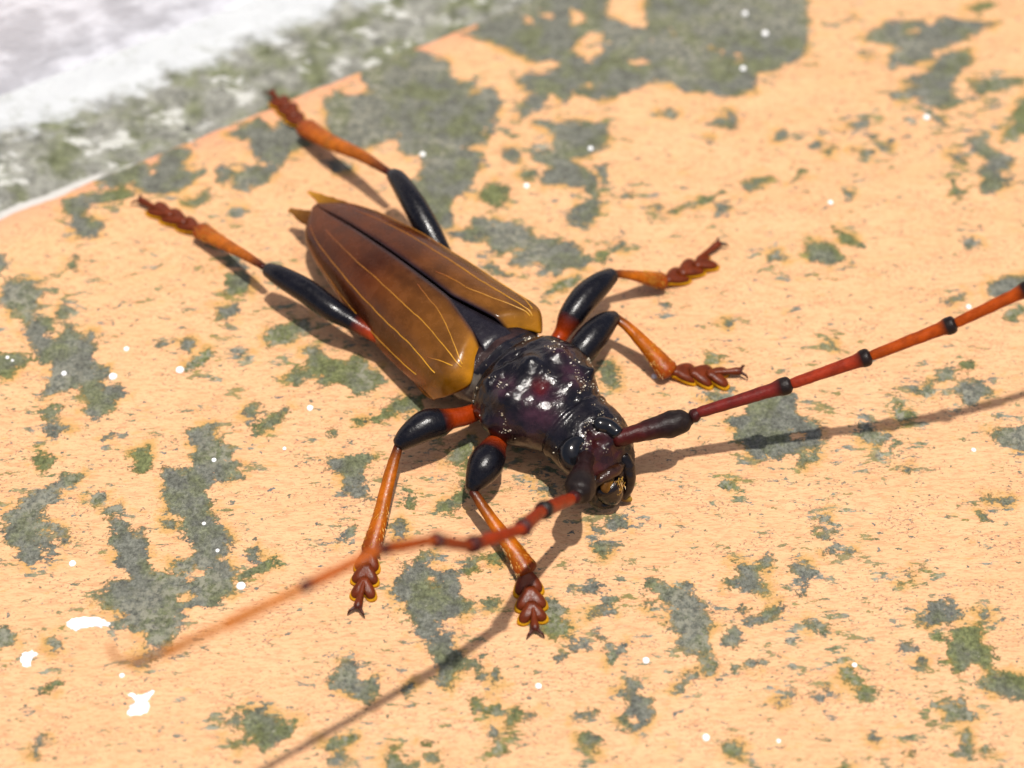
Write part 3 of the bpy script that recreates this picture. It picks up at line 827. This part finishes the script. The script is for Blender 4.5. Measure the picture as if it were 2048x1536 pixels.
# --- eyes: curved lobes round the antenna roots
def eye(p):
    tube('eye', [(*SURF(x, y, r*dp), r) for x, y, dp, r in p], [(.005, .005, .006)]*len(p), M['eye'], BEETLE, n=28, per=12)
eye([(1164, 880, .7, .05), (1148, 886, .35, .095), (1136, 905, .25, .125), (1136, 932, .3, .12), (1148, 952, .6, .08)])
eye([(1186, 850, .7, .045), (1198, 848, .35, .08), (1218, 850, .3, .085), (1236, 862, .4, .075)])

# --- mouth parts
dk = (.006, .003, .002)
tube('mandible', [(*P(1244, 912, .50), .075), (*P(1256, 940, .40), .07), (*P(1258, 970, .25), .055), (*P(1248, 992, .13), .04), (*P(1234, 1001, .10), .02)], [dk, dk, dk, (.012, .005, .003), (.03, .012, .004)], M['armour'], BEETLE, rough=.01)
tube('mandible', [(*P(1186, 955, .50), .085), (*P(1182, 982, .32), .085), (*P(1194, 1003, .17), .065), (*P(1216, 1010, .11), .04), (*P(1232, 1008, .10), .02)], [dk, dk, dk, (.012, .005, .003), (.03, .012, .004)], M['armour'], BEETLE, rough=.01)
tube('clypeus', [(*P(1190, 968, .50), .03), (*P(1205, 956, .54), .05), (*P(1228, 942, .54), .055), (*P(1247, 930, .48), .03)], [dk, (.02, .007, .003), (.03, .010, .004), dk], M['armour'], BEETLE, rough=.012)
tube('labrum', [(*P(1210, 968, .46), .085), (*P(1224, 972, .38), .095), (*P(1233, 982, .29), .065)], [(.10, .04, .005), (.30, .14, .012), (.2, .08, .008)], M['amber'], BEETLE, flat=.5, up=(0, -.5, .86))
tube('gena', [(*P(1212, 968, .34), .17), (*P(1222, 988, .22), .13), (*P(1226, 1000, .13), .07)], [dk, dk, dk], M['armour'], BEETLE)
def hairs(name, parent, items, mat):
    V = []; F = []; C = []
    for p, d, ln, r, c in items:
        d = d/np.linalg.norm(d); u = np.cross(d, (.3, .5, .8)); u /= np.linalg.norm(u); v = np.cross(d, u); b = len(V)
        for k in range(3):
            a = 2.094*k; V.append(p+r*(math.cos(a)*u+math.sin(a)*v)); C.append(c)
        V.append(p+d*ln); C.append(c)
        F += [(b, b+1, b+3), (b+1, b+2, b+3), (b+2, b, b+3)]
    o = mesh_obj(name, V, F, mat, parent, np.array(C), smooth=False); o['kind'] = 'stuff'; return o
it = []
for k in range(150):
    x = random.gauss(1231, 9); y = 975-(x-1231)*.55+random.gauss(0, 7); p = P(x, y, .44-.005*(y-965))
    it.append((p, np.array([random.gauss(.1, .3), -.6+random.gauss(0, .25), -.3+random.gauss(0, .3)]), random.uniform(.03, .06), .005, (.5, .27, .04) if random.random() < .6 else (.3, .12, .02)))
hairs('mouth_hair', BEETLE, it, M['hair'])
tube('palp', [(*P(1236, 992, .16), .022), (*P(1248, 1000, .10), .02), (*P(1260, 998, .07), .03)], [(.06, .02, .006), (.1, .04, .008), (.42, .24, .03)], M['amber'], BEETLE)
tube('palp', [(*P(1200, 1000, .14), .022), (*P(1206, 1010, .08), .022), (*P(1216, 1012, .05), .024)], [(.06, .02, .006), (.1, .04, .008), (.25, .1, .015)], M['amber'], BEETLE)

# --- antennae
RED = (.24, .022, .002); DRED = (.05, .005, .004); ORG = (.33, .050, .002); BLK = (.012, .007, .006)
def antenna(label, root, joints, radii, seg_cols, club=1., dark=BLK, knob=1., rootc=DRED):
    A = empty('antenna', BEETLE); A['label'] = label
    # scape: a club
    p0, p1 = root
    d = p1-p0
    tube('scape', [(*(p0), .085), (*(p0+d*.25), .085), (*(p0+d*.5), .105*club), (*(p0+d*.75), .13*club), (*(p0+d*.93), .105*club), (*p1, .06)],
         [rootc, rootc, (.02, .005, .005), BLK, BLK, BLK], M['antenna'], A, rough=.012)
    e = joints[0]-p1; L = np.linalg.norm(e)
    tube('pedicel', [(*p1, .05), (*(p1+e*.5), .066), (*joints[0], .055)], [BLK, (.03, .005, .004), DRED], M['antenna'], A, rough=.006)
    for i in range(len(joints)-1):
        a, b = joints[i], joints[i+1]; d = b-a; r0 = radii[i]; c = seg_cols[i]
        kn = (.022 if i < 4 else .007)*knob
        ds = c if i > 5 else (BLK if i < 1 else dark)
        tube('antenna_segment', [(*a, r0*.8), (*(a+d*.08), r0*.9), (*(a+d*.5), r0), (*(a+d*.80), r0*1.12), (*(a+d*.90), r0+kn*1.2), (*(a+d*.97), r0+kn), (*(a+d*1.0), r0*.8)],
             [c, c, c, c, ds, ds, ds], M['antenna'], A, rough=.005, n=16, seed=i*7)
def walk(p, pix, lens, sgn):
    """next joints along the sight lines so that each antenna segment keeps its natural length"""
    out = []
    for (x, y), L, s in zip(pix, lens, sgn):
        d = FWD+RGT*(x-1024)/FPX-UPV*(y-768)/FPX; d /= np.linalg.norm(d); w_ = p-CAM
        b = w_@d; dd = w_@w_-b*b; k = L*L-dd
        tq = b-s*math.sqrt(k) if k > 0 else b
        p = CAM+d*tq; out.append(p)
    return out
r0 = SURF(1240, 886, .04); r1 = P(1380, 838, .74); jr = [P(1396, 826, .80), P(1583, 768, 1.1), P(1742, 712, 1.44), P(1912, 646, 1.85), P(2065, 574, 2.28), P(2220, 490, 2.7), P(2360, 405, 3.1), P(2480, 330, 3.4)]
antenna('red and black antenna stretched straight out over its shadow', (r0, r1), jr, [.062, .060, .058, .056, .05, .045, .04], [(.13, .012, .008), (.26, .026, .007), ORG, ORG, ORG, ORG, ORG])
l0 = SURF(1178, 922, .05); l1 = walk(l0, [(1157, 992)], [.66], [1])[0]
jl0 = walk(l1, [(1142, 998)], [.10], [1])[0]
jl = [jl0]+walk(jl0, [(1083, 1022), (1043, 1058), (938, 1092), (868, 1080), (757, 1100)], [.82, .66, .70, .60, .62], [1, 1, 1, 1, 1])
hh = jl[-1][2]
jl += [P(600, 1178, hh+.05), P(450, 1250, hh+.12), P(330, 1306, hh+.15), P(262, 1326, hh+.15), P(230, 1318, hh+.15), P(219, 1290, hh+.15)]
antenna('blurred red antenna raised from the head and swept forward past two legs', (l0, l1), jl, [.064, .060, .055, .048, .042, .038, .034, .028, .024, .02, .016], [RED, RED, RED, (.24, .03, .002), (.28, .045, .002), (.38, .08, .004), (.42, .12, .008), (.36, .11, .008), (.3, .1, .01), (.3, .12, .03), (.3, .12, .03)], club=1.12, dark=(.055, .009, .007), knob=.7, rootc=(.016, .005, .005))
print('left antenna heights', [round(float(p[2]), 2) for p in [l0, l1]+jl])

# --- legs
FB = (.004, .0035, .005); AMB = (.40, .100, .0015); KN = (.05, .006, .002); TIP = (.27, .045, .0012); OR = (.22, .024, .002); TAR = (.13, .020, .002); PAD = (.70, .34, .008)
HEART = [(0, .16), (.22, .26), (.5, .42), (.8, .52), (1.0, .50), (1.12, .36), (1.08, .18), (.9, .05)]
def heart(name, a, b, width, mat, col, leg, tilt=.0, th=.45, z=0, deep=1.):
    """flat lobed foot segment from a to b"""
    d = b-a; L = np.linalg.norm(d); d = d/L; up = np.array([0, 0, 1.]); sd_ = np.cross(up, d); sd_ /= np.linalg.norm(sd_); u = np.cross(d, sd_)
    half = [(x, y) for x, y in HEART]; half[-1] = (.9+.2*(1-deep), .05)
    o = np.array(half+[(x, -y) for x, y in half[::-1]]); o = resample(np.vstack([o, o[:1]]), 3)[:-1]
    c = np.array([.55, 0]); V = []; n = len(o)
    rings = [(1, -.10), (1.0, .02), (.9, .16), (.7, .28), (.4, .36)]
    for s, h in rings:
        for p in o:
            q = c+(p-c)*s; mid = .10*math.exp(-(q[1]/.12)**2)*s*(h > 0)
            hh = (h*th-mid*(q[0] > .5)*.6+.10*(1-q[0])*(h > 0))*width
            V.append(a+d*q[0]*L+sd_*q[1]*width+u*hh)
    V += [a+d*c[0]*L+u*.34*th*width, a+d*c[0]*L-u*.10*th*width]
    F = [tuple(f) for f in grid_faces(5, n, True)]+[(5*n, 4*n+j, 4*n+(j+1) % n) for j in range(n)]+[(5*n+1, (j+1) % n, j) for j in range(n)]
    V = np.array(V)+np.array([0, 0, z]); V[:, 2] = np.maximum(V[:, 2], .004)
    return mesh_obj(name, V, F, mat, leg, np.tile(np.array(col), (len(V), 1)))
def leg(label, fem, redn, tib, tars, claw, flat=.75, width=.23, amb=AMB, red=OR):
    G = empty('leg', BEETLE); G['label'] = label
    cols = [red if i < redn else FB for i in range(len(fem))]
    tube('femur', [(*P(x, y, h), r) for x, y, h, r in fem], cols, M['femur'], G, per=10, n=26)
    k = len(tib); tc = [KN]+[amb]*(k-2)+[TIP]
    tube('tibia', [(*P(x, y, h), r) for x, y, h, r in tib], tc, M['amber'], G, per=10, n=22, flat=flat, rough=.004)
    # short golden bristles on the end of the tibia
    pa = P(*tib[-2][:3]); pb = P(*tib[-1][:3]); it = []
    dd = pb-pa
    for q in range(130):
        f = random.uniform(-.5, 1.08); r = max(.03, tib[-2][3]*(1-f)+tib[-1][3]*f); an = random.uniform(0, 6.283)
        S = np.cross(dd, (0, 0, 1)); S /= np.linalg.norm(S); U = np.cross(S, dd/np.linalg.norm(dd))
        o = S*math.cos(an)+flat*U*math.sin(an)
        it.append((pa+dd*f+o*r*.96, o*.7+dd/np.linalg.norm(dd)*1.1, random.uniform(.025, .05), .0035, (.55, .28, .03)))
    hairs('bristle_fringe', G, it, M['hair'])
    for i, (x0, y0, x1, y1) in enumerate(tars):
        h0, h1 = (.10, .045) if i == 0 else (.085, .045)
        a = P(x0, y0, h0); b = P(x1, y1, h1); wd = width*(1, 1.08, 1.0)[i]
        heart('tarsal_pad', a-np.array([0, 0, .035]), a-np.array([0, 0, .035])+(b-a)*1.09, wd*1.15, M['pad'], PAD, G, th=.35, deep=.5+.5*(i == 2))
        heart('tarsus_segment', a, b, wd, M['tarsus'], TAR, G, deep=.6+.4*(i == 2))
    (x0, y0), (x1, y1) = claw
    a = P(x0, y0, .10); b = P(x1, y1, .075); d = b-a; L = np.linalg.norm(d); d /= L
    tube('claw_segment', [(*a, .024), (*(a+d*L*.5), .03), (*(a+d*L*.85), .042), (*b, .04)], [TAR, TAR, TAR, (.07, .012, .006)], M['tarsus'], G, n=14)
    sd_ = np.cross((0, 0, 1.), d); sd_ /= np.linalg.norm(sd_)
    for s in (-1, 1):
        p0 = b+sd_*s*.018; p1 = p0+d*.05+sd_*s*.045; p2 = p1+d*.02+sd_*s*.02+np.array([0, 0, -.045])
        tube('claw', [(*p0, .018), (*p1, .012), (*p2, .004)], [(.06, .012, .006)]*2+[(.02, .006, .004)], M['tarsus'], G, n=10)
leg('middle leg stepping onto clear orange paint, with long straight amber tibia',
    [(968, 818, .38, .085), (930, 832, .44, .095), (900, 838, .49, .105), (878, 845, .52, .145), (850, 852, .54, .155), (818, 872, .52, .12), (799, 888, .48, .08)], 3,
    [(797, 892, .47, .045), (780, 950, .39, .062), (760, 1035, .23, .075), (742, 1100, .11, .098)],
    [(738, 1096, 733, 1137), (734, 1128, 729, 1163), (730, 1155, 726, 1192)], ((728, 1165), (715, 1214)), width=.22)
leg('front leg crossed by the blurred antenna, its club shaped femur folded close to the thorax',
    [(1012, 862, .36, .08), (992, 888, .42, .11), (978, 915, .47, .165), (966, 938, .47, .165), (952, 962, .43, .115), (944, 976, .40, .075)], 2,
    [(946, 983, .4, .045), (984, 1040, .30, .062), (1026, 1098, .19, .088), (1052, 1138, .11, .115)],
    [(1052, 1138, 1058, 1183), (1059, 1174, 1063, 1214), (1062, 1204, 1066, 1240)], ((1066, 1212), (1070, 1258)), width=.25)
leg('front leg on the far side, stout black femur and broad golden tibia end',
    [(1140, 738, .36, .10), (1160, 706, .45, .15), (1185, 674, .50, .155), (1210, 647, .50, .125), (1228, 635, .48, .078)], 0,
    [(1231, 634, .47, .045), (1262, 660, .40, .062), (1303, 704, .25, .09), (1334, 741, .13, .125)],
    [(1342, 743, 1386, 746), (1378, 745, 1420, 752), (1412, 748, 1452, 755)], ((1425, 745), (1480, 742)), width=.24)
leg('middle leg on the far side, tucked beside the wing case shoulder',
    [(1104, 696, .33, .08), (1124, 666, .40, .085), (1142, 634, .50, .135), (1170, 596, .55, .15), (1200, 568, .55, .128), (1223, 551, .52, .085)], 2,
    [(1228, 547, .5, .045), (1258, 550, .4, .058), (1293, 556, .25, .085), (1322, 562, .13, .11)],
    [(1330, 562, 1365, 547), (1358, 549, 1393, 530), (1388, 533, 1422, 520)], ((1396, 517), (1438, 487)), width=.23)
leg('hind leg reaching back toward the mortar joint, its tibia widest and flattened',
    [(905, 550, .35, .09), (880, 505, .47, .12), (852, 452, .60, .135), (824, 402, .68, .128), (798, 362, .68, .105), (786, 350, .66, .08)], 0,
    [(777, 344, .62, .045), (720, 310, .5, .075), (660, 284, .34, .10), (612, 256, .18, .13)],
    [(605, 252, 586, 230), (590, 236, 572, 212), (576, 217, 556, 198)], ((560, 203), (543, 185)), width=.22)
leg('hind leg with orange thigh base, trailing behind over its own shadow',
    [(800, 692, .36, .08), (748, 668, .40, .08), (705, 644, .44, .092), (662, 618, .50, .122), (612, 582, .52, .13), (562, 553, .52, .112), (537, 540, .5, .08)], 2,
    [(527, 533, .48, .04), (482, 506, .38, .06), (432, 479, .23, .085), (402, 462, .14, .11)],
    [(398, 460, 366, 443), (373, 447, 336, 428), (345, 432, 308, 414)], ((330, 424), (280, 400)), width=.21)

# --- grains of dust caught on the thorax and head
def dust():
    V = []; F = []; C = []
    m, n = BV3.shape[:2]
    idx = [(i, j) for i in range(m) for j in range(n) if 2.95 < BS[i] < 4.5 and BN3[i, j, 2] > .1]
    random.shuffle(idx); k = 0
    for i, j in idx:
        p = BV3[i, j]; cl = noise.noise(Vector(p*5.5))+.5*noise.noise(Vector(p*12))
        smooth = 4.0 < BS[i] < 4.17
        if cl < .30 or (smooth and random.random() < .9): continue
        r = random.choice([.004, .004, .005, .006, .007, .011]); nn = BN3[i, j]; b = len(V)
        for q in ((1, 0, 0), (-1, 0, 0), (0, 1, 0), (0, -1, 0), (0, 0, 1), (0, 0, -1)):
            V.append(p+nn*r*.5+np.array(q)*r*np.array([random.uniform(.5, 1.5) for _ in range(3)]))
            C.append(random.choice([(.45, .40, .30), (.30, .25, .17), (.55, .5, .42), (.2, .15, .1)]) if q[0] == 1 else C[-1])
        F += [(b, b+2, b+4), (b+2, b+1, b+4), (b+1, b+3, b+4), (b+3, b, b+4), (b+2, b, b+5), (b+1, b+2, b+5), (b+3, b+1, b+5), (b, b+3, b+5)]
        k += 1
        if k > 300: break
    o = mesh_obj('dust', V, F, M['dust'], BEETLE, np.array(C), smooth=False); o['kind'] = 'stuff'; o['label'] = 'pale grains of dust stuck to the thorax'
dust()
